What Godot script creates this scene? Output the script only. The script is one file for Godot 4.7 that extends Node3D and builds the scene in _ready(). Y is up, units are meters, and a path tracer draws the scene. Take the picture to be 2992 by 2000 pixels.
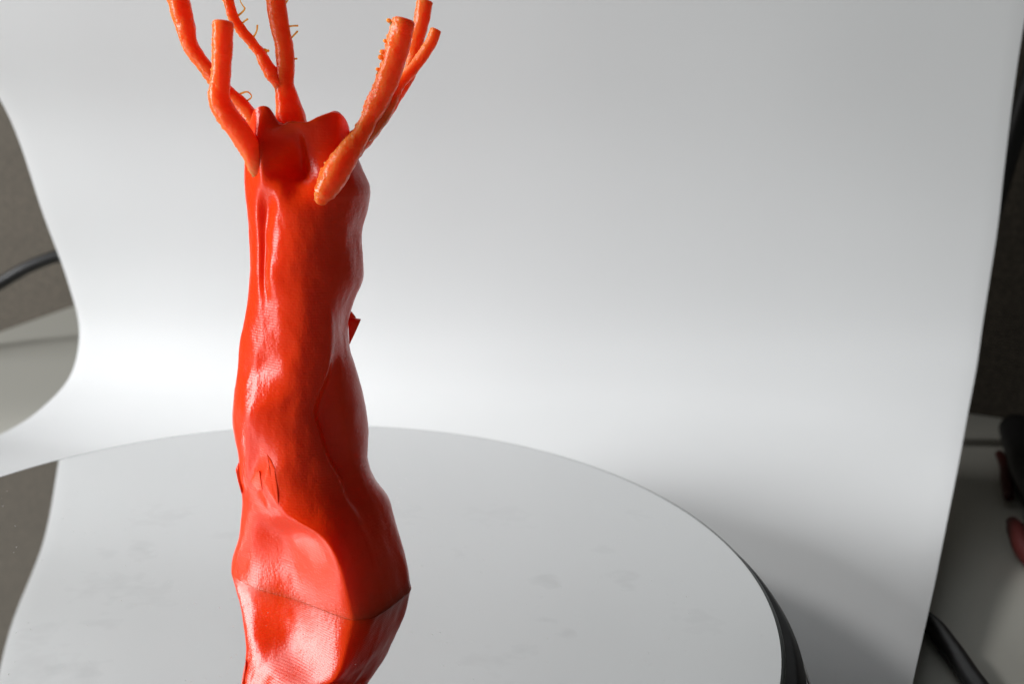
extends Node3D
# A red-orange plastic 3D print on a mirrored turntable, in front of a curved sheet of white paper.
# Units are metres; the printed piece is laid out in millimetres round its own axis (x across, y up, z towards the viewer).

var rng := RandomNumberGenerator.new()
var used := {}
var layers: ImageTexture
var grain := FastNoiseLite.new()
const FLOOR := -0.045   # table top; y = 0 is the mirror
const GROUND := -0.753


# ---------------------------------------------------------------- helpers
func numbered(called: String) -> String:
	if not used.has(called):
		used[called] = 0
		return called
	used[called] += 1
	return "%s_%03d" % [called, used[called]]


func thing(called: String, label: String, category: String, at := Vector3.ZERO, group := "") -> Node3D:
	var o := Node3D.new()
	o.name = numbered(called)
	add_child(o, true)
	o.position = at
	tag(o, label, category, group)
	return o


func tag(o: Node, label: String, category: String, group := "") -> void:
	o.set_meta("label", label)
	o.set_meta("category", category)
	if group != "":
		o.set_meta("group", group)


func part(called: String, m: Mesh, mat: Material, parent: Node3D, label := "") -> MeshInstance3D:
	var o := MeshInstance3D.new()
	var n := 0
	var nm := called
	while parent.has_node(NodePath(nm)):
		n += 1
		nm = "%s_%03d" % [called, n]
	o.name = nm
	o.mesh = m
	o.material_override = mat
	if label != "":
		o.set_meta("label", label)
	parent.add_child(o, true)
	return o


func structure(called: String, m: Mesh, mat: Material, at := Vector3.ZERO, turn := 0.0) -> MeshInstance3D:
	var o := MeshInstance3D.new()
	o.name = called
	o.mesh = m
	o.material_override = mat
	o.position = at
	o.rotation.y = turn
	o.set_meta("kind", "structure")
	add_child(o, true)
	return o


# A grid of points as a smooth mesh. round_u joins the ends of each row. Faces are turned outwards from «inside» when it is given.
func skin(rows: Array, round_u: bool, flip := false, uv := Vector2.ONE) -> ArrayMesh:
	var nv := rows.size()
	var nu: int = rows[0].size()
	var v := PackedVector3Array()
	var nrm := PackedVector3Array()
	var tex := PackedVector2Array()
	var index := PackedInt32Array()
	v.resize(nv * nu)
	nrm.resize(nv * nu)
	tex.resize(nv * nu)
	for j in nv:
		var row: PackedVector3Array = rows[j]
		for i in nu:
			v[j * nu + i] = row[i]
			tex[j * nu + i] = Vector2(float(i) / nu * uv.x, float(j) / nv * uv.y)
	if round_u:      # a closed skin: its volume tells which way its faces look
		var c := Vector3.ZERO
		for q in v:
			c += q / v.size()
		var volume := 0.0
		for j in nv - 1:
			for i in nu:
				var a := v[j * nu + i] - c
				var b := v[j * nu + (i + 1) % nu] - c
				var e := v[j * nu + nu + i] - c
				var d := v[j * nu + nu + (i + 1) % nu] - c
				volume += b.cross(e).dot(a) + d.cross(e).dot(b)
		flip = (volume < 0.0) != flip
	for j in nv - 1:
		for i in (nu if round_u else nu - 1):
			var a := j * nu + i
			var b := j * nu + (i + 1) % nu
			var c := a + nu
			var d := b + nu
			var n1 := (v[b] - v[a]).cross(v[c] - v[a])
			var n2 := (v[d] - v[b]).cross(v[c] - v[b])
			if flip:
				n1 = -n1
				n2 = -n2
				index.append_array(PackedInt32Array([a, b, c, b, d, c]))
			else:
				index.append_array(PackedInt32Array([a, c, b, b, c, d]))
			nrm[a] += n1
			nrm[b] += n1 + n2
			nrm[c] += n1 + n2
			nrm[d] += n2
	for k in v.size():
		nrm[k] = nrm[k].normalized() if nrm[k].length_squared() > 1e-24 else Vector3.UP
	var arr := []
	arr.resize(Mesh.ARRAY_MAX)
	arr[Mesh.ARRAY_VERTEX] = v
	arr[Mesh.ARRAY_NORMAL] = nrm
	arr[Mesh.ARRAY_TEX_UV] = tex
	arr[Mesh.ARRAY_INDEX] = index
	var m := ArrayMesh.new()
	m.add_surface_from_arrays(Mesh.PRIMITIVE_TRIANGLES, arr)
	return m


# Centripetal Catmull-Rom between b and c.
func spline(a: Vector3, b: Vector3, c: Vector3, d: Vector3, t: float) -> Vector3:
	var t1 := sqrt(maxf(a.distance_to(b), 1e-4))
	var t2 := t1 + sqrt(maxf(b.distance_to(c), 1e-4))
	var t3 := t2 + sqrt(maxf(c.distance_to(d), 1e-4))
	var x := lerpf(t1, t2, t)
	var a1 := a * ((t1 - x) / t1) + b * (x / t1)
	var a2 := b * ((t2 - x) / (t2 - t1)) + c * ((x - t1) / (t2 - t1))
	var a3 := c * ((t3 - x) / (t3 - t2)) + d * ((x - t2) / (t3 - t2))
	var b1 := a1 * ((t2 - x) / t2) + a2 * (x / t2)
	var b2 := a2 * ((t3 - x) / (t3 - t1)) + a3 * ((x - t1) / (t3 - t1))
	return b1 * ((t2 - x) / (t2 - t1)) + b2 * ((x - t1) / (t2 - t1))


func curve_through(pts: Array, per: int, closed := false) -> PackedVector3Array:
	var out := PackedVector3Array()
	var n := pts.size()
	for i in (n if closed else n - 1):
		var a: Vector3 = pts[(i - 1 + n) % n] if closed or i > 0 else pts[0] * 2.0 - pts[1]
		var b: Vector3 = pts[i]
		var c: Vector3 = pts[(i + 1) % n]
		var d: Vector3 = pts[(i + 2) % n] if closed or i + 2 < n else pts[n - 1] * 2.0 - pts[n - 2]
		for k in per:
			out.append(spline(a, b, c, d, float(k) / per))
	if not closed:
		out.append(pts[n - 1])
	return out


# A tube along a curve; radii belong to the points. rough is the height of its uneven skin.
func tube(pts: Array, radii: Array, sides: int, per: int, rough := 0.0, flat_top := false) -> ArrayMesh:
	var line := curve_through(pts, per)
	var n := line.size()
	var rows := []
	var side := Vector3.ZERO
	for k in n:
		var along := (line[mini(k + 1, n - 1)] - line[maxi(k - 1, 0)]).normalized()
		if side == Vector3.ZERO:
			side = along.cross(Vector3(0.31, 0.11, 0.94)).normalized()
		side = (side - along * side.dot(along)).normalized()
		var up := along.cross(side)
		var at := float(k) / per
		var i := mini(int(at), pts.size() - 2)
		var r: float = lerpf(radii[i], radii[i + 1], smoothstep(0.0, 1.0, at - i))
		var rings := [[1.0, 0.0]]
		if k == 0:
			var e := 0.22 if flat_top else 0.6
			rings = [[0.02, -e], [0.45, -e * 0.97], [1.0 - e * 0.75, -e * 0.9], [1.0 - e * 0.25, -e * 0.45], [1.0, 0.0]]
		elif k == n - 1:
			rings = [[1.0, 0.0], [0.85, 0.45], [0.5, 0.7], [0.02, 0.8]]
		for ring in rings:
			var row := PackedVector3Array()
			for s in sides:
				var phi := TAU * s / sides
				var dir := side * cos(phi) + up * sin(phi)
				var p: Vector3 = line[k] + along * (r * ring[1]) + dir * (r * ring[0])
				if rough > 0.0:
					p += dir * skin_noise(p, rough)
				row.append(p)
			rows.append(row)
	return skin(rows, true)


# Uneven skin of the print: broad dents, and now and then a small bump.
func skin_noise(p: Vector3, much: float) -> float:
	var broad := grain.get_noise_3d(p.x * 40.0, p.y * 22.0, p.z * 40.0)
	var fine := grain.get_noise_3d(p.x * 160.0 + 500.0, p.y * 120.0, p.z * 160.0)
	return much * (broad * 0.55 + fine * 0.3 + maxf(fine - 0.25, 0.0) * 1.6)


func lathe(profile: Array, sides: int) -> ArrayMesh:
	var rows := []
	for q in profile:
		var row := PackedVector3Array()
		for s in sides:
			var phi := TAU * s / sides
			row.append(Vector3(q.x * sin(phi), q.y, q.x * cos(phi)))
		rows.append(row)
	return skin(rows, true, false)


# Profile corners kept crisp: each point is repeated a hair away on both sides.
func crisp(profile: Array, hair := 0.0002) -> Array:
	var out := []
	for i in profile.size():
		var p: Vector2 = profile[i]
		if i > 0:
			out.append(p + (profile[i - 1] - p).limit_length(hair))
		if i < profile.size() - 1:
			out.append(p + (profile[i + 1] - p).limit_length(hair))
	return out


func V4(x: float, y: float, z: float, w: float) -> Vector4:
	return Vector4(x, y, z, w)


# ---------------------------------------------------------------- materials
func plain(lin: Color, rough: float, metal := 0.0) -> StandardMaterial3D:
	var m := StandardMaterial3D.new()
	m.albedo_color = lin.linear_to_srgb()
	m.roughness = rough
	m.metallic = metal
	return m


func noise_texture(size: int, f: float, lo: float, hi: float, seed_at: int, octaves := 3) -> ImageTexture:
	var n := FastNoiseLite.new()
	n.seed = seed_at
	n.frequency = f
	n.fractal_octaves = octaves
	var im := n.get_seamless_image(size, size)
	for y in size:
		for x in size:
			var g := lerpf(lo, hi, im.get_pixel(x, y).r)
			im.set_pixel(x, y, Color(g, g, g))
	return ImageTexture.create_from_image(im)


# Layer lines of a print: thin level lines broken into dashes, crossed by faint upright streaks.
func layer_texture(size: int, lines: int) -> ImageTexture:
	var im := Image.create(size, size, false, Image.FORMAT_RGB8)
	var dash := FastNoiseLite.new()
	dash.seed = 5
	dash.frequency = 1.0
	dash.fractal_octaves = 2
	for y in size:
		var ly := float(y) / size * lines
		var line := int(ly)
		var hump := 0.5 - 0.5 * cos(TAU * (ly - line))
		for x in size:
			var a := TAU * x / size
			var cut := dash.get_noise_3d(cos(a) * 3.2, sin(a) * 3.2, line * 7.3)
			var upright := dash.get_noise_3d(cos(a) * 5.0 + 40.0, sin(a) * 5.0, sin(TAU * y / size) * 1.2)
			var g := clampf(0.4 + hump * (0.3 + 0.4 * cut) + 0.2 * cut + 0.18 * upright, 0.0, 1.0)
			im.set_pixel(x, y, Color(g, g, g))
	return ImageTexture.create_from_image(im)


func print_plastic(lin: Color) -> StandardMaterial3D:
	var m := plain(lin, 0.34)
	m.anisotropy_enabled = true      # layer lines run round: a gleam spreads up and down
	m.anisotropy = -0.9
	m.metallic_specular = 0.38
	m.subsurf_scatter_enabled = true
	m.subsurf_scatter_strength = 0.42
	m.heightmap_enabled = true
	m.heightmap_texture = layers
	m.heightmap_scale = 0.0062
	m.uv1_triplanar = true
	m.uv1_triplanar_sharpness = 4.0
	m.uv1_scale = Vector3.ONE * 0.05 * 1000.0
	return m


# ---------------------------------------------------------------- the printed piece
func trunk_levels() -> Array:
	return [
		PackedFloat32Array([-23.2, 0, -6.2, -18, 0, 2.4, -5.9, 0, 11.6, 7.2, 0, 22.6, 9.1, 0, 22.8, 12.5, 0, 22.2, 14.9, 0, 20.1, 17, 0, 17.8, 20.9, 0, 12.5, 23.3, 0, 8.4]),
		PackedFloat32Array([-23, 2.9, -8, -18.1, 6.3, -0.5, -7, 9.9, 7.9, 3.6, 15.9, 21.2, 4.6, 15.8, 21.2, 7.9, 14.7, 19.3, 11.7, 13.4, 17, 13.4, 12.8, 16, 18, 10.6, 12, 21.8, 7.9, 7]),
		PackedFloat32Array([-21, 10.1, -6, -18.1, 12.9, 0.3, -9.1, 15.2, 6.2, 0.1, 20.4, 18.2, 1.3, 20.4, 18.4, 5.3, 19.8, 17.5, 10.2, 18.4, 15, 11.8, 17.8, 14, 16.4, 15.9, 10.5, 20.3, 13.2, 5]),
		PackedFloat32Array([-20.1, 16.7, -5, -17.9, 19.2, 1, -13.3, 21.4, 6.3, -8.2, 24.2, 13.2, -6.4, 24.5, 14, 1.2, 24.6, 15, 8.3, 23.5, 13.2, 9.8, 22.8, 11.8, 14.8, 21.2, 8.7, 18.8, 18.5, 3]),
		PackedFloat32Array([-19.7, 22, -4, -17.9, 24, 1, -15.1, 25.7, 5.3, -12.5, 27.4, 9.5, -7.7, 28.5, 12.5, -0.9, 28.6, 13.5, 5.6, 27.8, 12.2, 7, 27.1, 10.6, 12.7, 25.7, 8, 17.5, 22.6, 1]),
		PackedFloat32Array([-20.2, 27.2, -3, -18.4, 29.2, 2, -16.2, 30, 4.3, -13.7, 31.6, 8.4, -9.7, 32.7, 11.5, -2.9, 32.8, 12.5, 4.3, 32.2, 11.5, 5.8, 31.2, 9.2, 10.5, 30.3, 7.5, 14.2, 27.2, 0]),
		PackedFloat32Array([-20.2, 33.6, -2, -18.4, 35.4, 3, -15.1, 36.3, 5.7, -12.2, 37.5, 9, -8.6, 38.3, 11.5, -3.4, 38.4, 12.3, 1.5, 37.9, 11.4, 2.8, 36.8, 8.6, 8.3, 36.1, 7, 12.3, 32.9, -1]),
		PackedFloat32Array([-21.2, 41.2, -2, -19.1, 43.5, 5, -16.1, 44.6, 8.2, -12.8, 45.1, 10, -8.5, 45.5, 11.5, -3.9, 45.6, 12, -0.6, 45.3, 11.3, 0.7, 44.2, 8.2, 6.6, 43.9, 8, 12.5, 40.4, -2]),
		PackedFloat32Array([-21.4, 45.8, -2, -19.2, 48.1, 5.2, -16.4, 49.2, 8.7, -12.5, 49.7, 10.5, -8.4, 49.9, 11.5, -4.3, 50, 12, -1.6, 49.7, 11.3, -0.3, 48.7, 8.2, 6.1, 48.5, 8, 12, 45.1, -2]),
		PackedFloat32Array([-20.9, 51, -2, -18.4, 52.9, 4.5, -14.1, 54, 8.5, -7.8, 54.8, 11.5, -5.3, 54.9, 12, -2.8, 54.9, 12, -0.2, 54.6, 11.3, 1.1, 53.7, 8.2, 5.6, 53.4, 7.5, 10.9, 50.4, -2]),
		PackedFloat32Array([-19.9, 56.9, -1, -16.6, 58.4, 4.5, -13, 59.1, 7.3, -8.3, 60.1, 11, -4.7, 60.3, 12, -1.4, 60.3, 12, 1.8, 60, 11, 3, 59.1, 8, 5.6, 58.7, 6.5, 9.4, 56.5, -1]),
		PackedFloat32Array([-19.4, 62.5, -1, -15, 64.2, 6, -11.6, 64.8, 8.5, -8, 65.4, 10.8, -4.7, 65.7, 12, -1.1, 65.7, 12, 2.4, 65.4, 11, 3.7, 64.7, 8.5, 5.7, 63.7, 4.5, 7.7, 62.3, -1]),
		PackedFloat32Array([-18.1, 68.8, 0, -14.6, 70.1, 6, -11.4, 70.7, 8.5, -8.2, 71.2, 10.8, -4.6, 71.5, 12, -0.9, 71.5, 12, 2.6, 71.2, 11, 3.9, 70.7, 8.5, 5.7, 69.6, 4, 7.1, 68.5, -1]),
		PackedFloat32Array([-17.1, 74.2, 0, -14.3, 75.5, 6, -12, 75.8, 7.8, -9.9, 76.2, 9.8, -6.1, 76.7, 11.8, -1.6, 76.8, 12.4, 2.1, 76.6, 11.5, 3.8, 76.3, 10, 6.3, 75.5, 6, 8.4, 74.3, 0]),
		PackedFloat32Array([-16.4, 80.1, 0, -14, 81.2, 6, -12.5, 81.3, 6.5, -11.1, 81.9, 9.6, -7.5, 82.3, 11.5, -2, 82.5, 12.5, 2.5, 82.4, 12, 5, 82.2, 10.5, 8.4, 81.5, 6.5, 10.7, 80.3, 0]),
		PackedFloat32Array([-16.2, 86, 0, -13.9, 87, 6, -12.3, 87, 6.3, -10.6, 87.6, 9.7, -6.9, 87.9, 11.8, -2, 88.2, 12.8, 2.5, 88.1, 12, 5.5, 87.8, 10, 8.7, 87.2, 5.5, 10.7, 86.3, 0]),
		PackedFloat32Array([-16.3, 91.8, 0, -13.8, 92.6, 6, -12, 92.7, 6.4, -10, 93.2, 9.7, -6.3, 93.5, 12, -1.7, 93.7, 13, 2.7, 93.7, 12.5, 5.8, 93.5, 10.3, 8.7, 92.9, 5.5, 10.6, 92.2, 0]),
		PackedFloat32Array([-16.7, 97.5, 0, -14, 98.2, 6.5, -11.6, 98.4, 7.2, -8.7, 98.9, 11.3, -5.3, 99.1, 12.5, -1.4, 99.2, 13, 3, 99.3, 13, 6.5, 99.2, 11, 10, 98.7, 6, 12, 98.1, 0]),
		PackedFloat32Array([-17, 102.1, 0, -14.2, 102.8, 7, -12.1, 103, 9.5, -8.6, 103.3, 11.3, -4.6, 103.3, 10.8, -0.9, 103.6, 12.3, 3.5, 103.8, 13.5, 7, 103.7, 11, 10.3, 103.4, 7, 12.3, 102.9, 0]),
		PackedFloat32Array([-17, 106.2, 0, -14.6, 106.7, 6, -12.3, 107, 10.3, -8.9, 107, 8.8, -3.7, 107, 5.6, -2.1, 107.2, 8.4, 2.1, 107.5, 11.2, 6, 107.5, 10, 9.1, 107.3, 6, 10.7, 107, 0]),
		PackedFloat32Array([-16.7, 110.7, 0, -14.9, 111, 5, -12.7, 111.4, 10.3, -9.2, 111.4, 9.2, -3.9, 111.5, 7, -2.3, 111.7, 9, 2.1, 111.9, 10.4, 5.5, 111.9, 9.2, 7.5, 111.8, 4.5, 8.7, 111.6, 0]),
		PackedFloat32Array([-16.1, 114.1, 0, -14.7, 114.3, 5.4, -13.2, 114.5, 8.6, -9.7, 114.6, 8.8, -4.7, 114.8, 8.6, -2.8, 114.9, 9.6, 1.3, 115, 10.4, 4.5, 115.1, 9.6, 6.5, 115.1, 5.5, 7.6, 114.9, 0]),
		PackedFloat32Array([-15.3, 115.7, 0, -13.9, 120.3, 6, -11.9, 120.8, 7.4, -8.4, 116.9, 9.8, -6.4, 117.7, 10.4, -2.2, 117.8, 10.6, 0.4, 119, 10.8, 3.7, 120.1, 10, 5.4, 119.9, 8, 7.1, 117.5, 2]),
	]


func trunk_mesh() -> ArrayMesh:
	var loops := []
	for level in trunk_levels():
		var pts := []
		for k in 10:
			pts.append(Vector3(level[k * 3], level[k * 3 + 1], level[k * 3 + 2]))
		var l: Vector3 = pts[0]
		var r: Vector3 = pts[9]
		var mid := (l + r) / 2.0
		var half := (r - l) / 2.0
		var deep := half.length() * 0.85
		for w in [0.78, 0.3, -0.3, -0.78]:      # the back, away from the viewer
			var q: Vector3 = mid + half * w + Vector3(0, 0, -deep * sqrt(1.0 - w * w))
			pts.append(q)
		loops.append(pts)
	var back: Array = loops[loops.size() - 1]   # the far side of the mouth: two lobes and a dip
	back[10].y += 3.0
	back[11].y += 0.4
	back[12].y -= 0.6
	back[13].y += 3.6
	# the wall turns over at the mouth and goes down inside
	var lip: Array = loops[loops.size() - 1]
	var centre := Vector3.ZERO
	for q in lip:
		centre += q / lip.size()
	for inner in [[0.95, 0.25], [0.88, 0.15], [0.82, -0.4], [0.74, -1.6], [0.5, -2.6], [0.25, -3.0], [0.02, -3.1]]:
		var pts := []
		for q in lip:
			var h: Vector3 = Vector3(centre.x, lerpf(q.y, centre.y, clampf(-inner[1] / 8.0, 0.0, 1.0)), centre.z)
			pts.append(Vector3(lerpf(h.x, q.x, inner[0]), h.y + inner[1], lerpf(h.z, q.z, inner[0])))
		loops.append(pts)
	var rings := []
	for pts in loops:
		rings.append(curve_through(pts, 14, true))
	var nu: int = rings[0].size()
	var columns := []
	for i in nu:
		var line := []
		for ring in rings:
			line.append(ring[i])
		columns.append(curve_through(line, 12))
	var rows := []
	var nv: int = columns[0].size()
	var foot := PackedVector3Array()      # closed underneath
	for i in nu:
		foot.append(Vector3(0, 0.00002, 0.003))
	rows.append(foot)
	for j in nv:
		var row := PackedVector3Array()
		for i in nu:
			var p: Vector3 = columns[i][j]
			if j > 0:
				var out := Vector3(p.x + 3.0, 0, p.z + 1.0).normalized()
				var n := grain.get_noise_3d(p.x * 9.0, p.y * 5.0, p.z * 9.0) * 0.16
				n += grain.get_noise_3d(p.x * 55.0 + 90.0, p.y * 18.0, p.z * 55.0) * 0.018
				n += grain.get_noise_3d(0, p.y * 110.0, 30.0) * 0.03
				p += out * n
			row.append(p * 0.001)
		rows.append(row)
		if j == 0:      # keeps the foot's edge crisp
			var near := PackedVector3Array()
			for i in nu:
				near.append(columns[i][0].lerp(columns[i][1], 0.06) * 0.001)
			rows.append(near)
	return skin(rows, true)


func branch(called: String, spec: Array, parent: Node3D, mat: Material, rough: float, flat := true, label := "") -> void:
	var pts := []
	var radii := []
	for q in spec:
		pts.append(Vector3(q.x, q.y, q.z) * 0.001)
		radii.append(q.w * 0.001)
	part(called, tube_mm(pts, radii, rough, flat), mat, parent, label)


func tube_mm(pts: Array, radii: Array, rough: float, flat: bool) -> ArrayMesh:
	# noise works on millimetres: build at that scale, then shrink
	var big := []
	var br := []
	for p in pts:
		big.append(p * 1000.0)
	for r in radii:
		br.append(r * 1000.0)
	var line := curve_through(big, 14)
	var n := line.size()
	var sides := 36
	var rows := []
	var side := Vector3.ZERO
	for k in n:
		var along := (line[mini(k + 1, n - 1)] - line[maxi(k - 1, 0)]).normalized()
		if side == Vector3.ZERO:
			side = along.cross(Vector3(0.31, 0.11, 0.94)).normalized()
		side = (side - along * side.dot(along)).normalized()
		var up := along.cross(side)
		var at := k / 14.0
		var i := mini(int(at), big.size() - 2)
		var r: float = lerpf(br[i], br[i + 1], smoothstep(0.0, 1.0, at - i))
		var rings := [[1.0, 0.0]]
		if k == 0:
			var e := 0.3 if flat else 0.7
			rings = [[0.02, -e], [0.5, -e * 0.96], [1.0 - e * 0.7, -e * 0.86], [1.0 - e * 0.2, -e * 0.42], [1.0, 0.0]]
		elif k == n - 1:
			rings = [[1.0, 0.0], [0.85, 0.45], [0.5, 0.7], [0.02, 0.8]]
		for ring in rings:
			var row := PackedVector3Array()
			for s in sides:
				var phi := TAU * s / sides
				var dir := side * cos(phi) + up * sin(phi)
				var p: Vector3 = line[k] + along * (r * ring[1]) + dir * (r * ring[0])
				var lee := smoothstep(-0.2, 0.9, -dir.x - 0.45 * dir.y)      # the droopy, rougher underside to the left
				p += dir * (grain.get_noise_3d(p.x * 20.0, p.y * 14.0, p.z * 20.0) * 0.16 + skin_noise(p * 0.35, rough * (0.25 + lee)))
				row.append(p * 0.001)
			rows.append(row)
	return skin(rows, true)


# A flat scrap of plastic: an outline with thickness.
func scrap(outline: Array, thick: float) -> ArrayMesh:
	var c := Vector3.ZERO
	for q in outline:
		c += q / outline.size()
	var rows := []
	for lv in [[0.02, 0.5], [0.7, 0.5], [0.93, 0.42], [1.0, 0.15], [1.0, -0.15], [0.93, -0.42], [0.7, -0.5], [0.02, -0.5]]:
		var row := PackedVector3Array()
		for i in outline.size():
			for h in 3:
				var q: Vector3 = outline[i].lerp(outline[(i + 1) % outline.size()], h / 3.0)
				row.append((c.lerp(q, lv[0]) + Vector3(0, 0, thick * lv[1])) * 0.001)
		rows.append(row)
	return skin(rows, true)


func build_print() -> void:
	layers = layer_texture(512, 30)
	var mat := print_plastic(Color(0.79, 0.038, 0.003))
	var thin := print_plastic(Color(1.0, 0.145, 0.026))
	thin.subsurf_scatter_strength = 1.0
	thin.heightmap_scale = 0.009
	var t := thing("printed_sculpture", "red-orange plastic 3D print, a lumpy trunk with branching stubs, standing on the round mirror", "3D print", Vector3(-0.048, 0.00003, -0.232))
	t.rotation.y = 0.204
	part("trunk", trunk_mesh(), mat, t)
	var flap := print_plastic(Color(0.9, 0.05, 0.006))
	flap.subsurf_scatter_enabled = false
	var branches := [
		[V4(-19.9, 138.2, 11, 2.2), V4(-20.1, 134.9, 11, 2.2), V4(-20.5, 129.4, 10.5, 2.1), V4(-21, 125.2, 10, 2.2), V4(-21.2, 121.8, 10, 2.4), V4(-19.4, 118.5, 10, 2.5), V4(-16.9, 115, 9.5, 2.6), V4(-15, 111.5, 8.5, 2.5), V4(-13.7, 108.4, 7.5, 2.3), V4(-13, 105.4, 4.5, 1.9), V4(-12.4, 102.8, 1, 1.4)],
		[V4(-32, 150.2, -4, 2.3), V4(-31.4, 146.5, -4, 2.4), V4(-30.6, 142.8, -4, 2.4), V4(-29.7, 138.6, -4, 2.2), V4(-28.5, 133.8, -4, 1.8), V4(-26.2, 130.3, -4, 1.7), V4(-23.2, 126.6, -3.5, 1.7), V4(-20.1, 123.3, -3, 1.7), V4(-17, 120.2, -2, 2), V4(-14.8, 116.8, 0, 2), V4(-13.5, 113.5, 3, 1.9)],
		[V4(-10, 152, -7, 2.3), V4(-9.7, 147.2, -7, 2.3), V4(-9.1, 142.9, -7, 2.3), V4(-8.5, 139, -7, 2.2), V4(-7.7, 134.6, -7, 2.2), V4(-7.4, 130.6, -7, 2.2), V4(-7.7, 126.6, -7, 2.2), V4(-7.1, 122.6, -7, 2.8), V4(-6.3, 118.5, -6.5, 3.5), V4(-5.6, 113.4, -6, 4.2)],
		[V4(-21.2, 151.4, -8, 1.2), V4(-20.8, 147.6, -8, 1.2), V4(-20.1, 144.2, -8, 1.2), V4(-19.2, 140.9, -8, 1.2), V4(-17.6, 138.4, -8, 1.2), V4(-15.2, 135.5, -8, 1.2), V4(-13.2, 133, -8, 1.3), V4(-11.9, 130.6, -7.5, 1.6), V4(-10, 127.9, -7, 1.8), V4(-8.2, 125.5, -7, 1.9), V4(-7.4, 123, -7, 1.8)],
		[V4(19, 140.8, 10, 2.6), V4(18.3, 137.5, 10, 2.7), V4(17.3, 133.7, 9.5, 2.7), V4(16, 129.3, 9.5, 2.6), V4(14.5, 125.2, 9, 2.5), V4(12.9, 122, 9, 2.5), V4(11.5, 119.1, 9.5, 1.9), V4(9.7, 115.8, 11, 2), V4(7.1, 112.1, 12.5, 2.6), V4(5.2, 109.2, 14, 2.9), V4(3.3, 106, 15, 3), V4(1.6, 103.1, 15.2, 2.5), V4(0.7, 101.3, 14.8, 1.7)],
		[V4(25.1, 146.5, -3, 1.9), V4(24.4, 142.5, -3, 1.9), V4(23.3, 138.5, -3, 1.9), V4(22.6, 134.8, -3, 1.6), V4(22.1, 131.4, -2, 1.6), V4(20.6, 128.3, -1, 1.6), V4(18.3, 125, 1, 1.7), V4(16.2, 122, 3, 1.9), V4(14, 118.9, 4, 2), V4(12.1, 116.6, 3, 2.3), V4(9.5, 114, 1, 2.8), V4(6.8, 111, 0, 3)],
		[V4(27.1, 139.8, 3, 1.3), V4(26, 137, 3, 1.4), V4(23.8, 133.5, 3, 1.4), V4(21.3, 130.2, 3.5, 1.3), V4(19, 127.5, 5, 1.2), V4(17.6, 125.3, 6, 1.4), V4(16.2, 122.8, 7, 1.6), V4(14.7, 120, 7, 1.7), V4(12.9, 117.5, 7, 1.7), V4(11.3, 115.5, 6, 1.6)],
	]
	for k in branches.size():
		branch("branch", branches[k], t, thin, [0.2, 0.22, 0.16, 0.22, 0.34, 0.2, 0.2][k], true)
	var strands := [
		[Vector3(-18.4, 141.1, -8.0), Vector3(-16.6, 143.0, -8.0), Vector3(-17.1, 143.8, -8.0), Vector3(-17.6, 144.9, -8.0), Vector3(-17.1, 145.7, -8.0)],
		[Vector3(-17.5, 139.5, -8.0), Vector3(-16.7, 140.2, -8.0), Vector3(-16.0, 140.7, -8.0)],
		[Vector3(-14.9, 136.5, -8.0), Vector3(-14.0, 138.1, -8.0), Vector3(-13.8, 139.4, -8.0)],
		[Vector3(-6.8, 139.5, -7.0), Vector3(-5.6, 139.7, -7.0), Vector3(-4.5, 139.8, -7.0)],
		[Vector3(-6.6, 136.4, -7.0), Vector3(-5.6, 137.4, -7.0), Vector3(-4.6, 138.5, -7.0)],
		[Vector3(-6.1, 132.0, -7.0), Vector3(-5.3, 132.2, -7.0), Vector3(-4.8, 132.3, -7.0)],
		[Vector3(-7.3, 144.6, -7.0), Vector3(-6.9, 145.2, -7.0), Vector3(-6.6, 145.9, -7.0)],
		[Vector3(-18.3, 123.3, -3.0), Vector3(-16.1, 124.1, -3.0), Vector3(-15.1, 123.0, -2.0), Vector3(-16.5, 121.8, -2.0)],
	]
	for s in strands:
		var pts := []
		for p in s:
			pts.append(p * 0.001)
		var radii := []
		for k in pts.size():
			radii.append((0.26 - 0.05 * k) * 0.001 if k < 3 else 0.00013)
		radii[radii.size() - 1] = 0.00024
		part("plastic_strand", tube(pts, radii, 8, 6), thin, t)
	for q in [V4(15.42, 140.94, 10.00, 0.54), V4(16.20, 140.43, 10.00, 0.65), V4(14.69, 136.52, 10.00, 0.48), V4(14.03, 134.13, 10.00, 0.65), V4(13.65, 132.98, 10.00, 0.65), V4(13.09, 130.30, 10.00, 0.48), V4(13.39, 129.37, 10.00, 0.48), V4(-12.93, 133.77, -8.00, 0.32), V4(-12.42, 134.10, -8.00, 0.32), V4(-27.44, 130.38, -3.00, 0.43), V4(-26.25, 128.30, -3.00, 0.32), V4(26.52, 135.59, 3.00, -0.32), V4(21.72, 128.02, 0.00, -0.32)]:
		var tip := Vector3(q.x, q.y, q.z) * 0.001
		var w: float = absf(q.w) * 0.001
		var root := tip + Vector3(signf(q.w) * 0.0010, -0.0003, -0.0003)
		part("burr", tube([tip, tip.lerp(root, 0.3), tip.lerp(root, 0.65), root], [w * 0.75, w * 1.0, w * 0.8, w * 1.1], 10, 4), thin, t)
	part("fin", scrap([Vector3(7.2, 69.4, -6.0), Vector3(10.5, 68.8, -6.0), Vector3(8.9, 65.0, -6.0), Vector3(7.6, 62.2, -6.0)], 3.0), mat, t)
	part("fin", scrap([Vector3(7.5, 70.9, -6.0), Vector3(8.2, 70.8, -6.0), Vector3(9.3, 69.3, -6.0), Vector3(7.3, 69.1, -6.0)], 2.0), mat, t)
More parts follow.
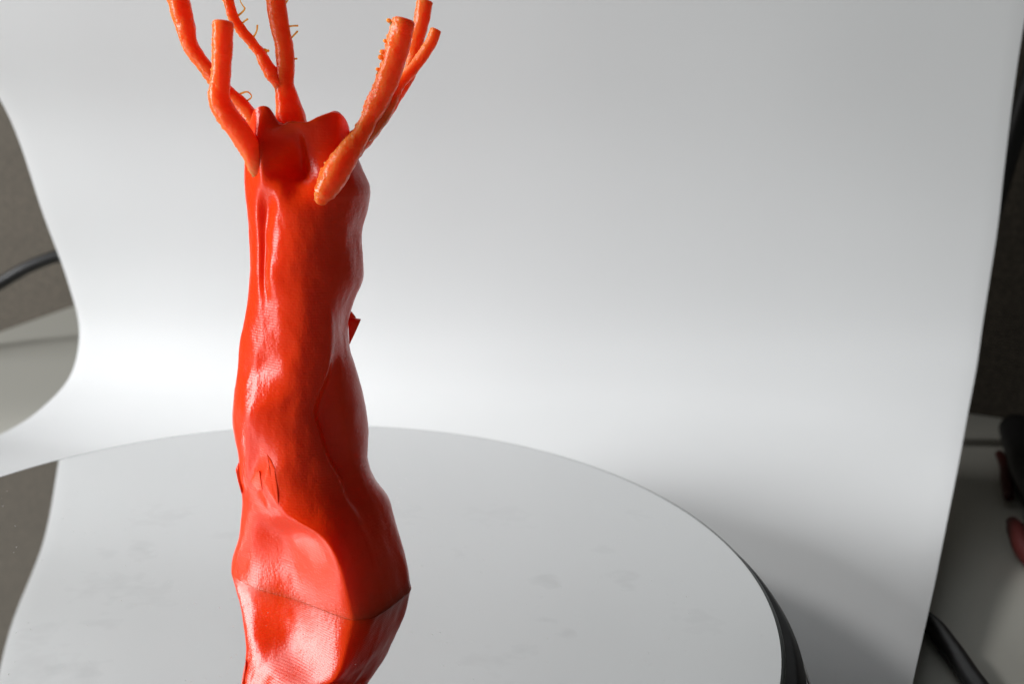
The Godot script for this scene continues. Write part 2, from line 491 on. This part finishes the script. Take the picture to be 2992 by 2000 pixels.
	part("flake", scrap([Vector3(-12.7, 38.9, 8.4), Vector3(-12.3, 36.6, 9.2), Vector3(-13.7, 30.8, 8.7), Vector3(-11.7, 28.1, 10.4), Vector3(-9.8, 25.3, 11.7), Vector3(-10.0, 30.3, 11.2), Vector3(-10.7, 35.7, 10.4)], 0.8), flap, t)
	part("flake", scrap([Vector3(-15.3, 33.1, 6.3), Vector3(-17.0, 29.9, 4.6), Vector3(-15.2, 27.9, 6.3), Vector3(-13.9, 28.9, 8.0), Vector3(-14.5, 33.4, 7.2)], 0.7), flap, t)
	part("flake", scrap([Vector3(-20.1, 32.6, -2.0), Vector3(-21.0, 30.6, -2.0), Vector3(-20.5, 27.6, -2.0), Vector3(-19.7, 24.0, -2.0), Vector3(-19.0, 28.8, -2.0)], 2.4), flap, t)


# ---------------------------------------------------------------- the turntable
func mirror_textures() -> Array:
	var size := 2048
	var color := Image.create(size, size, false, Image.FORMAT_RGB8)
	var rough := Image.create(size, size, false, Image.FORMAT_RGB8)
	color.fill(Color(0.95, 0.953, 0.955))
	rough.fill(Color(0.02, 0.02, 0.02))
	# finger marks: soft flat smears, at places on the glass (metres from the middle: right, towards the viewer)
	var smears := [
		V4(-0.0476, -0.0332, 0.0110, 0.038), V4(-0.0467, -0.0139, 0.0060, 0.045), V4(-0.0538, -0.0089, 0.0050, 0.038), V4(-0.0438, -0.0093, 0.0050, 0.045), V4(-0.0464, 0.0088, 0.0100, 0.045), V4(-0.0344, 0.0123, 0.0090, 0.038), V4(-0.0407, 0.0262, 0.0050, 0.045), V4(-0.0521, 0.0316, 0.0060, 0.045), V4(-0.0381, 0.0456, 0.0070, 0.045), V4(-0.0342, 0.0480, 0.0040, 0.038), V4(0.0652, -0.0036, 0.0060, 0.068), V4(0.0865, -0.0060, 0.0060, 0.060), V4(0.0965, -0.0495, 0.0050, 0.045), V4(0.0653, 0.0168, 0.0030, 0.075), V4(0.0699, 0.0221, 0.0030, 0.060), V4(0.0593, 0.0316, 0.0040, 0.045), V4(0.0400, -0.0195, 0.0050, 0.030), V4(0.0509, 0.0359, 0.0070, 0.038), V4(-0.0479, 0.0461, 0.0100, 0.038), V4(0.0028, 0.0314, 0.0080, 0.038), V4(0.0827, -0.0242, 0.0050, 0.030), V4(-0.0259, -0.0236, 0.0050, 0.038), V4(0.1038, 0.0132, 0.0080, 0.030), V4(0.0197, -0.0422, 0.0120, 0.022), V4(0.0532, -0.0457, 0.0140, 0.019)
	]
	for s in smears:
		var cx: float = (s.x / 0.25 + 0.5) * size
		var cy: float = (s.y / 0.25 + 0.5) * size
		var r: float = s.z / 0.25 * size
		for y in range(maxi(0, int(cy - r)), mini(size, int(cy + r))):
			for x in range(maxi(0, int(cx - r)), mini(size, int(cx + r))):
				var d := Vector2(x - cx, y - cy).length() / r
				var patchy := grain.get_noise_2d(x * 0.8 + s.x * 9000.0, y * 1.0 + s.y * 7000.0)
				var g: float = clampf(smoothstep(1.0, -0.25, d + patchy * 0.8), 0.0, 1.0) * s.w * 0.5
				if g > 0.003:
					color.set_pixel(x, y, color.get_pixel(x, y) * (1.0 - g))
					rough.set_pixel(x, y, Color.WHITE * (0.02 + g * 0.3))
	for k in 900:      # dust
		var x := rng.randi_range(0, size - 4)
		var y := rng.randi_range(0, size - 4)
		var w := rng.randi_range(1, 2)
		var h := rng.randi_range(1, 3)
		rough.fill_rect(Rect2i(x, y, w, h), Color(0.7, 0.7, 0.7))
	return [ImageTexture.create_from_image(color), ImageTexture.create_from_image(rough)]


func build_turntable() -> void:
	var at := Vector3(-0.054, 0, -0.2319)
	var t := thing("turntable", "round black turntable with a mirror top under the red print", "turntable", at)
	var tex := mirror_textures()
	var glass := plain(Color.WHITE, 1.0, 1.0)
	glass.albedo_color = Color.WHITE
	glass.albedo_texture = tex[0]
	glass.roughness_texture = tex[1]
	# the mirror: a disc with a fine bevel; its texture lies on it from above
	var rows := []
	for q in crisp([Vector2(0.0001, 0), Vector2(0.1240, 0)], 0.00005):
		var row := PackedVector3Array()
		for s in 256:
			row.append(Vector3(q.x * sin(TAU * s / 256), q.y, q.x * cos(TAU * s / 256)))
		rows.append(row)
	var m := skin(rows, true, true)      # an open disc: turned by hand
	var arr := m.surface_get_arrays(0)
	var uv: PackedVector2Array = arr[Mesh.ARRAY_TEX_UV]
	var vs: PackedVector3Array = arr[Mesh.ARRAY_VERTEX]
	for k in vs.size():
		uv[k] = Vector2(vs[k].x / 0.25 + 0.5, vs[k].z / 0.25 + 0.5)
	arr[Mesh.ARRAY_TEX_UV] = uv
	m.clear_surfaces()
	m.add_surface_from_arrays(Mesh.PRIMITIVE_TRIANGLES, arr)
	part("mirror", m, glass, t)
	part("glass_edge", lathe(crisp([Vector2(0.12395, -0.00001), Vector2(0.1244, -0.00003), Vector2(0.12505, -0.0004), Vector2(0.12505, -0.0029), Vector2(0.12, -0.0029)]), 256), plain(Color(0.06, 0.07, 0.065), 0.4), t)
	var black := plain(Color(0.010, 0.010, 0.011), 0.5)
	black.metallic_specular = 0.3
	part("platter", lathe(crisp([Vector2(0.0001, -0.003), Vector2(0.1276, -0.0031), Vector2(0.1284, -0.0036), Vector2(0.1304, -0.0062), Vector2(0.1312, -0.0095), Vector2(0.1309, -0.012), Vector2(0.12, -0.0125)], 0.0003), 256), black, t)
	part("trim_ring", lathe(crisp([Vector2(0.12, -0.0128), Vector2(0.1325, -0.0128), Vector2(0.1338, -0.0142), Vector2(0.134, -0.0175), Vector2(0.1325, -0.019), Vector2(0.12, -0.019)], 0.0003), 256), plain(Color(0.35, 0.34, 0.33), 0.22, 0.9), t)
	part("base", lathe(crisp([Vector2(0.11, -0.0192), Vector2(0.131, -0.0195), Vector2(0.132, -0.024), Vector2(0.127, -0.0405), Vector2(0.122, -0.0425), Vector2(0.0001, -0.0425)], 0.0006), 256), plain(Color(0.015, 0.015, 0.016), 0.4), t)
	for k in 4:
		var foot := CylinderMesh.new()
		foot.top_radius = 0.012
		foot.bottom_radius = 0.011
		foot.height = 0.0018
		var o := part("rubber_foot", foot, plain(Color(0.02, 0.02, 0.02), 0.8), t)
		o.position = Vector3(0.1 * cos(TAU * (k + 0.5) / 4), -0.0434, 0.1 * sin(TAU * (k + 0.5) / 4))


# ---------------------------------------------------------------- the paper sheet
func build_paper() -> void:
	# both long edges, from the near end on the table, up the bend, to the top
	var left := [
		Vector3(-0.40, FLOOR + 0.0006, -0.16), Vector3(-0.36, FLOOR + 0.0006, -0.235), Vector3(-0.318, FLOOR + 0.0006, -0.31), Vector3(-0.28, FLOOR + 0.0008, -0.385), Vector3(-0.262, FLOOR + 0.0008, -0.42), Vector3(-0.25, -0.0437, -0.447), Vector3(-0.240, -0.037, -0.467),
		Vector3(-0.231, -0.023, -0.484), Vector3(-0.228, -0.001, -0.491), Vector3(-0.230, 0.025, -0.487), Vector3(-0.235, 0.062, -0.476), Vector3(-0.2415, 0.108, -0.464), Vector3(-0.2525, 0.15, -0.4435), Vector3(-0.260, 0.2, -0.428), Vector3(-0.268, 0.26, -0.413), Vector3(-0.276, 0.33, -0.398)]
	var right := [
		Vector3(0.060, -0.0443, -0.13), Vector3(0.090, -0.037, -0.190), Vector3(0.1199, -0.034, -0.2478), Vector3(0.1341, -0.0335, -0.2751), Vector3(0.1505, -0.032, -0.3065), Vector3(0.1658, -0.029, -0.3364), Vector3(0.1940, -0.0149, -0.3910),
		Vector3(0.2052, -0.0019, -0.413), Vector3(0.2100, 0.018, -0.4215), Vector3(0.2129, 0.0373, -0.428), Vector3(0.2138, 0.0807, -0.430), Vector3(0.2122, 0.1057, -0.429), Vector3(0.2072, 0.1494, -0.422), Vector3(0.2025, 0.20, -0.412), Vector3(0.196, 0.26, -0.400), Vector3(0.189, 0.33, -0.390)]
	var l := curve_through(left, 8)
	var r := curve_through(right, 8)
	var rows := []
	var n := 64
	for j in l.size():
		var row := PackedVector3Array()
		var down := PackedVector3Array()
		for i in n + 1:
			var u := float(i) / n
			var p := l[j].lerp(r[j], u)
			# on the table the sheet lies flat; only the strip along its right edge lifts
			var flat := smoothstep(-0.44, -0.36, p.z) * smoothstep(0.0, -0.03, p.y)
			p.y = lerpf(p.y, FLOOR + 0.0006 + 0.0104 * pow(u, 5.0) * (r[j].y - FLOOR) / 0.011, flat)
			p += Vector3(0, 0.3, 1).normalized() * grain.get_noise_3d(p.x * 260.0, p.y * 260.0, p.z * 260.0) * 0.0007 * (1.0 - flat)
			row.append(p)
		for i in n + 1:
			var q := row[n - i]
			down.append(q)
		rows.append([row, down])
	# thickness 0.3 mm: an outer and an inner face
	var top := []
	for pair in rows:
		top.append(pair[0])
	var face := skin(top, false)
	var nrm: PackedVector3Array = face.surface_get_arrays(0)[Mesh.ARRAY_NORMAL]
	var closed := []
	for j in top.size():
		var row := PackedVector3Array()
		for i in n + 1:
			row.append(top[j][i])
		for i in n + 1:
			row.append(top[j][n - i] - nrm[j * (n + 1) + n - i] * 0.0003 * (1.0 if nrm[j * (n + 1) + n - i].y > -0.5 else -1.0))
		closed.append(row)
	var white := plain(Color(0.8, 0.81, 0.81), 0.75)
	var o := MeshInstance3D.new()
	o.name = "backdrop_paper"
	o.mesh = skin(closed, true)
	o.material_override = white
	tag(o, "large white paper sheet curving up behind the turntable as a backdrop", "backdrop")
	add_child(o, true)


# ---------------------------------------------------------------- room
func box(size: Vector3) -> BoxMesh:
	var b := BoxMesh.new()
	b.size = size
	return b


func wall_material() -> StandardMaterial3D:
	# woven wall covering: level threads of uneven tone
	var size := 512
	var im := Image.create(size, size, false, Image.FORMAT_RGB8)
	var bump := Image.create(size, size, false, Image.FORMAT_RGB8)
	var nz := FastNoiseLite.new()
	nz.seed = 11
	nz.frequency = 1.0
	for y in size:
		var yy := float(y) / size * 40.0
		var th := int(yy)
		var hump := sin(PI * (yy - th))
		for x in size:
			var a := TAU * x / size
			var tone := nz.get_noise_3d(cos(a) * 5.0, sin(a) * 5.0, th * 5.7)
			var weave := nz.get_noise_3d(cos(a) * 30.0, sin(a) * 30.0, th * 3.1)
			var g := clampf(0.74 + 0.30 * tone + 0.05 * weave, 0.0, 1.0)
			im.set_pixel(x, y, Color(g, g * 0.985, g * 0.96))
			var h := clampf(hump * (0.8 + 0.2 * weave), 0.0, 1.0)
			bump.set_pixel(x, y, Color(h, h, h))
	var m := plain(Color(0.15, 0.13, 0.103), 0.85)
	m.albedo_texture = ImageTexture.create_from_image(im)
	m.heightmap_enabled = true
	m.heightmap_texture = ImageTexture.create_from_image(bump)
	m.heightmap_scale = 0.02
	m.uv1_triplanar = true
	m.uv1_world_triplanar = true
	m.uv1_scale = Vector3.ONE * 13.0
	return m


func build_room() -> void:
	var wm := wall_material()
	# the table: its left edge runs just past the paper
	var t := thing("table", "off-white table under the turntable and the paper sheet", "table", Vector3(0.3, FLOOR, -0.2))
	var tm := plain(Color(0.68, 0.67, 0.60), 0.45)
	var outline := PackedVector2Array([Vector2(-0.785, 0.75), Vector2(-0.637, -0.70), Vector2(0.9, -1.0), Vector2(0.9, 0.75)])
	var rows := []
	for q in [[0.001, 0.0], [0.9975, 0.0], [1.0, -0.002], [1.0, -0.026], [0.9975, -0.028], [0.001, -0.028]]:
		var row := PackedVector3Array()
		for i in 4:
			for k in 6:
				var e := outline[i].lerp(outline[(i + 1) % 4], k / 6.0) * float(q[0])
				row.append(Vector3(e.x, q[1], e.y))
		rows.append(row)
	var flat := SurfaceTool.new()
	flat.begin(Mesh.PRIMITIVE_TRIANGLES)
	flat.set_smooth_group(-1)
	var top := skin(rows, true)
	var arr := top.surface_get_arrays(0)
	for k in arr[Mesh.ARRAY_INDEX]:
		flat.set_smooth_group(-1)
		flat.add_vertex(arr[Mesh.ARRAY_VERTEX][k])
	flat.generate_normals()
	part("top", flat.commit(), tm, t)
	for q in [Vector2(-0.68, 0.68), Vector2(-0.56, -0.62), Vector2(0.82, -0.88), Vector2(0.82, 0.68)]:
		var leg := part("leg", box(Vector3(0.05, 0.68, 0.05)), plain(Color(0.08, 0.08, 0.08), 0.5), t)
		leg.position = Vector3(q.x, -0.028 - 0.34, q.y)
	structure("floor", box(Vector3(8, 0.05, 8)), plain(Color(0.16, 0.13, 0.10), 0.6), Vector3(0, GROUND - 0.025, 0))
	wall_between("wall_back", Vector2(-1.9, -1.456), Vector2(1.3, -0.135), 1.26, wm)


func wall_between(called: String, a: Vector2, b: Vector2, high: float, mat: Material) -> void:
	var d := b - a
	var n := Vector2(d.y, -d.x).normalized()      # away from the viewer's side
	var c := (a + b) / 2.0 + n * 0.02
	structure(called, box(Vector3(d.length(), high, 0.04)), mat, Vector3(c.x, GROUND + high / 2.0 + 0.0005, c.y), atan2(-d.y, d.x))


func single(called: String, m: Mesh, mat: Material, label: String, category: String) -> MeshInstance3D:
	var o := MeshInstance3D.new()
	o.name = numbered(called)
	o.mesh = m
	o.material_override = mat
	tag(o, label, category)
	add_child(o, true)
	return o


func build_clutter() -> void:
	var rubber := plain(Color(0.011, 0.011, 0.012), 0.45)
	# cable in front of the left wall
	var p := [Vector3(-0.46, -0.040, -0.45), Vector3(-0.40, -0.034, -0.56), Vector3(-0.361, -0.0175, -0.618), Vector3(-0.339, -0.0032, -0.622), Vector3(-0.320, 0.0083, -0.624), Vector3(-0.299, 0.0168, -0.626), Vector3(-0.270, 0.0235, -0.628), Vector3(-0.22, 0.022, -0.632), Vector3(-0.16, -0.02, -0.636), Vector3(-0.12, -0.0408, -0.638)]
	var r := []
	for k in p.size():
		r.append(0.0041)
	single("power_cable", tube(p, r, 16, 10), rubber, "black cable arching in front of the textured wall left of the paper", "cable")
	# cable on the table, coming from under the paper's right edge
	p = [Vector3(0.1385, -0.0412, -0.3075), Vector3(0.1455, -0.0412, -0.297), Vector3(0.1462, -0.0412, -0.280), Vector3(0.1452, -0.0412, -0.261), Vector3(0.146, -0.0412, -0.23), Vector3(0.155, -0.0412, -0.18), Vector3(0.19, -0.0412, -0.10)]
	r = []
	for k in p.size():
		r.append(0.0033)
	single("power_cable", tube(p, r, 16, 10), rubber, "black cable on the table coming out from under the paper's right edge", "cable")
	# leaning bar of a stand behind the paper
	var foot := Vector3(0.2263, FLOOR + 0.003, -0.5)
	var head := foot.lerp(Vector3(0.254, 0.152, -0.5), 2.2)
	var dirn := (head - foot).normalized()
	var s := thing("stand_leg", "slanting black bar of a stand behind the paper's upper right edge", "stand", foot)
	part("bar", tube([dirn * 0.006, dirn * 0.1, dirn * 0.2, head - foot], [0.0052, 0.0052, 0.0052, 0.0052], 20, 6), plain(Color(0.006, 0.006, 0.006), 0.5), s)
	part("end_cap", tube([Vector3(0, 0.003, 0), dirn * 0.012, dirn * 0.022], [0.0058, 0.0062, 0.0062], 20, 5), plain(Color(0.01, 0.01, 0.01), 0.7), s)
	# tool with a black and red grip
	var base := Vector3(0.268, FLOOR, -0.47)
	var g := thing("tool_handle", "black tool grip with red pads lying on the table by the right wall", "tool", base)
	var grip := plain(Color(0.01, 0.01, 0.011), 0.5)
	var red := plain(Color(0.06, 0.004, 0.003), 0.5)
	part("grip", tube([Vector3(0.0085, 0.0095, -0.030), Vector3(0.001, 0.0095, -0.010), Vector3(-0.009, 0.0098, 0.014), Vector3(-0.021, 0.0096, 0.045), Vector3(-0.029, 0.009, 0.075), Vector3(-0.034, 0.008, 0.14)], [0.0088, 0.0093, 0.0088, 0.0092, 0.009, 0.007], 24, 8), grip, g)
	part("red_pad", tube([Vector3(-0.0135, 0.0045, -0.002), Vector3(-0.0175, 0.0045, 0.012), Vector3(-0.0285, 0.005, 0.036), Vector3(-0.0385, 0.005, 0.058)], [0.0022, 0.0030, 0.0030, 0.0022], 14, 8), red, g)
	part("red_pad", tube([Vector3(-0.0505, 0.0045, 0.086), Vector3(-0.0545, 0.0055, 0.098), Vector3(-0.0600, 0.0055, 0.115), Vector3(-0.0640, 0.005, 0.14)], [0.0026, 0.0040, 0.0042, 0.0034], 14, 8), red, g)
	part("lower_grip", tube([Vector3(-0.026, 0.009, 0.066), Vector3(-0.040, 0.009, 0.092), Vector3(-0.046, 0.009, 0.12), Vector3(-0.045, 0.009, 0.16)], [0.006, 0.0085, 0.009, 0.008], 20, 8), grip, g)


func lamp_stand(label: String, at: Vector3, aim: Vector3, width: float) -> Array:
	var lamp := thing("studio_lamp", label, "lamp", Vector3(at.x, GROUND, at.z))
	var facing := Basis.looking_at(aim - at, Vector3.UP)
	var up := at.y - GROUND
	var black := plain(Color(0.02, 0.02, 0.02), 0.5)
	var back := facing * Vector3(0, 0, 0.05)
	part("pole", tube([Vector3(back.x, up - 0.01, back.z), Vector3(back.x, up * 0.5, back.z), Vector3(back.x, 0.012, back.z)], [0.009, 0.009, 0.009], 14, 4), black, lamp)
	var disc := CylinderMesh.new()
	disc.top_radius = 0.12
	disc.bottom_radius = 0.13
	disc.height = 0.014
	var foot := part("foot", disc, black, lamp)
	foot.position = Vector3(back.x, 0.0072, back.z)
	return [lamp, Transform3D(facing, Vector3(0, up, 0))]


# A round reflector lamp that throws a wide beam.
func build_spot(label: String, at: Vector3, aim: Vector3, radius: float, cone: float, energy: float, tint: Color) -> void:
	var made := lamp_stand(label, at, aim, radius * 2.0)
	var lamp: Node3D = made[0]
	var place: Transform3D = made[1]
	var rows := []
	for q in [[0.002, 0.05], [0.03, 0.05], [radius * 0.8, 0.02], [radius + 0.006, -0.012], [radius + 0.004, -0.012], [radius * 0.8 - 0.002, 0.016], [0.002, 0.016]]:
		var row := PackedVector3Array()
		for k in 40:
			row.append(Vector3(q[0] * cos(TAU * k / 40), q[0] * sin(TAU * k / 40), q[1]))
		rows.append(row)
	part("reflector", skin(rows, true), plain(Color(0.03, 0.03, 0.03), 0.4), lamp).transform = place
	var bulb := SphereMesh.new()
	bulb.radius = radius * 0.6
	bulb.height = radius * 0.5
	var glow := plain(Color(0.8, 0.8, 0.8), 0.6)
	glow.emission_enabled = true
	glow.emission = tint
	var b := part("bulb", bulb, glow, lamp)
	b.transform = place * Transform3D(Basis(Vector3.RIGHT, PI / 2), Vector3(0, 0, -0.005))
	var l := SpotLight3D.new()
	l.name = "lamp_light"
	l.light_size = radius
	l.spot_angle = cone
	l.spot_angle_attenuation = 1.0
	l.spot_range = 6.0
	l.spot_attenuation = 2.0
	l.light_energy = energy
	l.light_color = tint
	l.shadow_enabled = true
	l.transform = place.translated_local(Vector3(0, 0, -0.06))
	lamp.add_child(l)


func build_panel(label: String, at: Vector3, aim: Vector3, size: Vector2, energy: float, tint: Color) -> void:
	var made := lamp_stand(label, at, aim, size.x)
	var lamp: Node3D = made[0]
	var place: Transform3D = made[1]
	part("housing", box(Vector3(size.x + 0.02, size.y + 0.02, 0.02)), plain(Color(0.02, 0.02, 0.02), 0.5), lamp).transform = place.translated_local(Vector3(0, 0, 0.014))
	var glow := plain(Color(0.8, 0.8, 0.8), 0.6)
	glow.emission_enabled = true
	glow.emission = tint
	part("lamp_diffuser", box(Vector3(size.x, size.y, 0.004)), glow, lamp).transform = place
	var a := AreaLight3D.new()
	a.name = "panel_light"
	a.area_size = size
	a.area_range = 6.0
	a.light_energy = energy
	a.light_color = tint
	a.shadow_enabled = true
	a.transform = place.translated_local(Vector3(0, 0, -0.004))
	lamp.add_child(a)


func _ready() -> void:
	rng.seed = 7
	grain.seed = 3
	grain.frequency = 0.02
	grain.fractal_octaves = 2
	# camera
	var cam := Camera3D.new()
	cam.name = "camera"
	cam.position = Vector3(0, 0.12289, 0)
	cam.rotation = Vector3(-0.2384, 0, 0.0429)
	cam.near = 0.01
	cam.far = 20.0
	add_child(cam)
	var lens := CameraAttributesPhysical.new()
	lens.frustum_focal_length = 22.0
	lens.frustum_focus_distance = 0.232
	lens.frustum_near = 0.01
	lens.frustum_far = 20.0
	lens.exposure_aperture = 10.0
	cam.attributes = lens
	cam.fov = 39.23
	cam.current = true
	# the unlit room beyond
	var we := WorldEnvironment.new()
	we.name = "environment"
	var env := Environment.new()
	env.background_mode = Environment.BG_COLOR
	env.background_color = Color(0.03, 0.032, 0.034).linear_to_srgb()
	env.background_energy_multiplier = 1.0
	env.tonemap_mode = Environment.TONE_MAPPER_LINEAR
	env.tonemap_exposure = 1.0
	env.sdfgi_enabled = true
	env.ssao_enabled = true
	env.ssil_enabled = true
	we.environment = env
	add_child(we)
	build_spot("round reflector lamp on a pole beyond the left edge of the paper", Vector3(-0.80, 0.52, -0.41), Vector3(0.20, -0.045, -0.29), 0.08, 21.0, 0.27, Color(1.0, 0.995, 0.99))
	build_panel("tall panel lamp on a pole to the left, in front of the turntable", Vector3(-1.95, 0.50, 0.26), Vector3(0.0, 0.16, -0.36), Vector2(0.60, 0.80), 6.25, Color(0.99, 0.995, 1.0))
	build_room()
	build_turntable()
	build_paper()
	build_print()
	build_clutter()
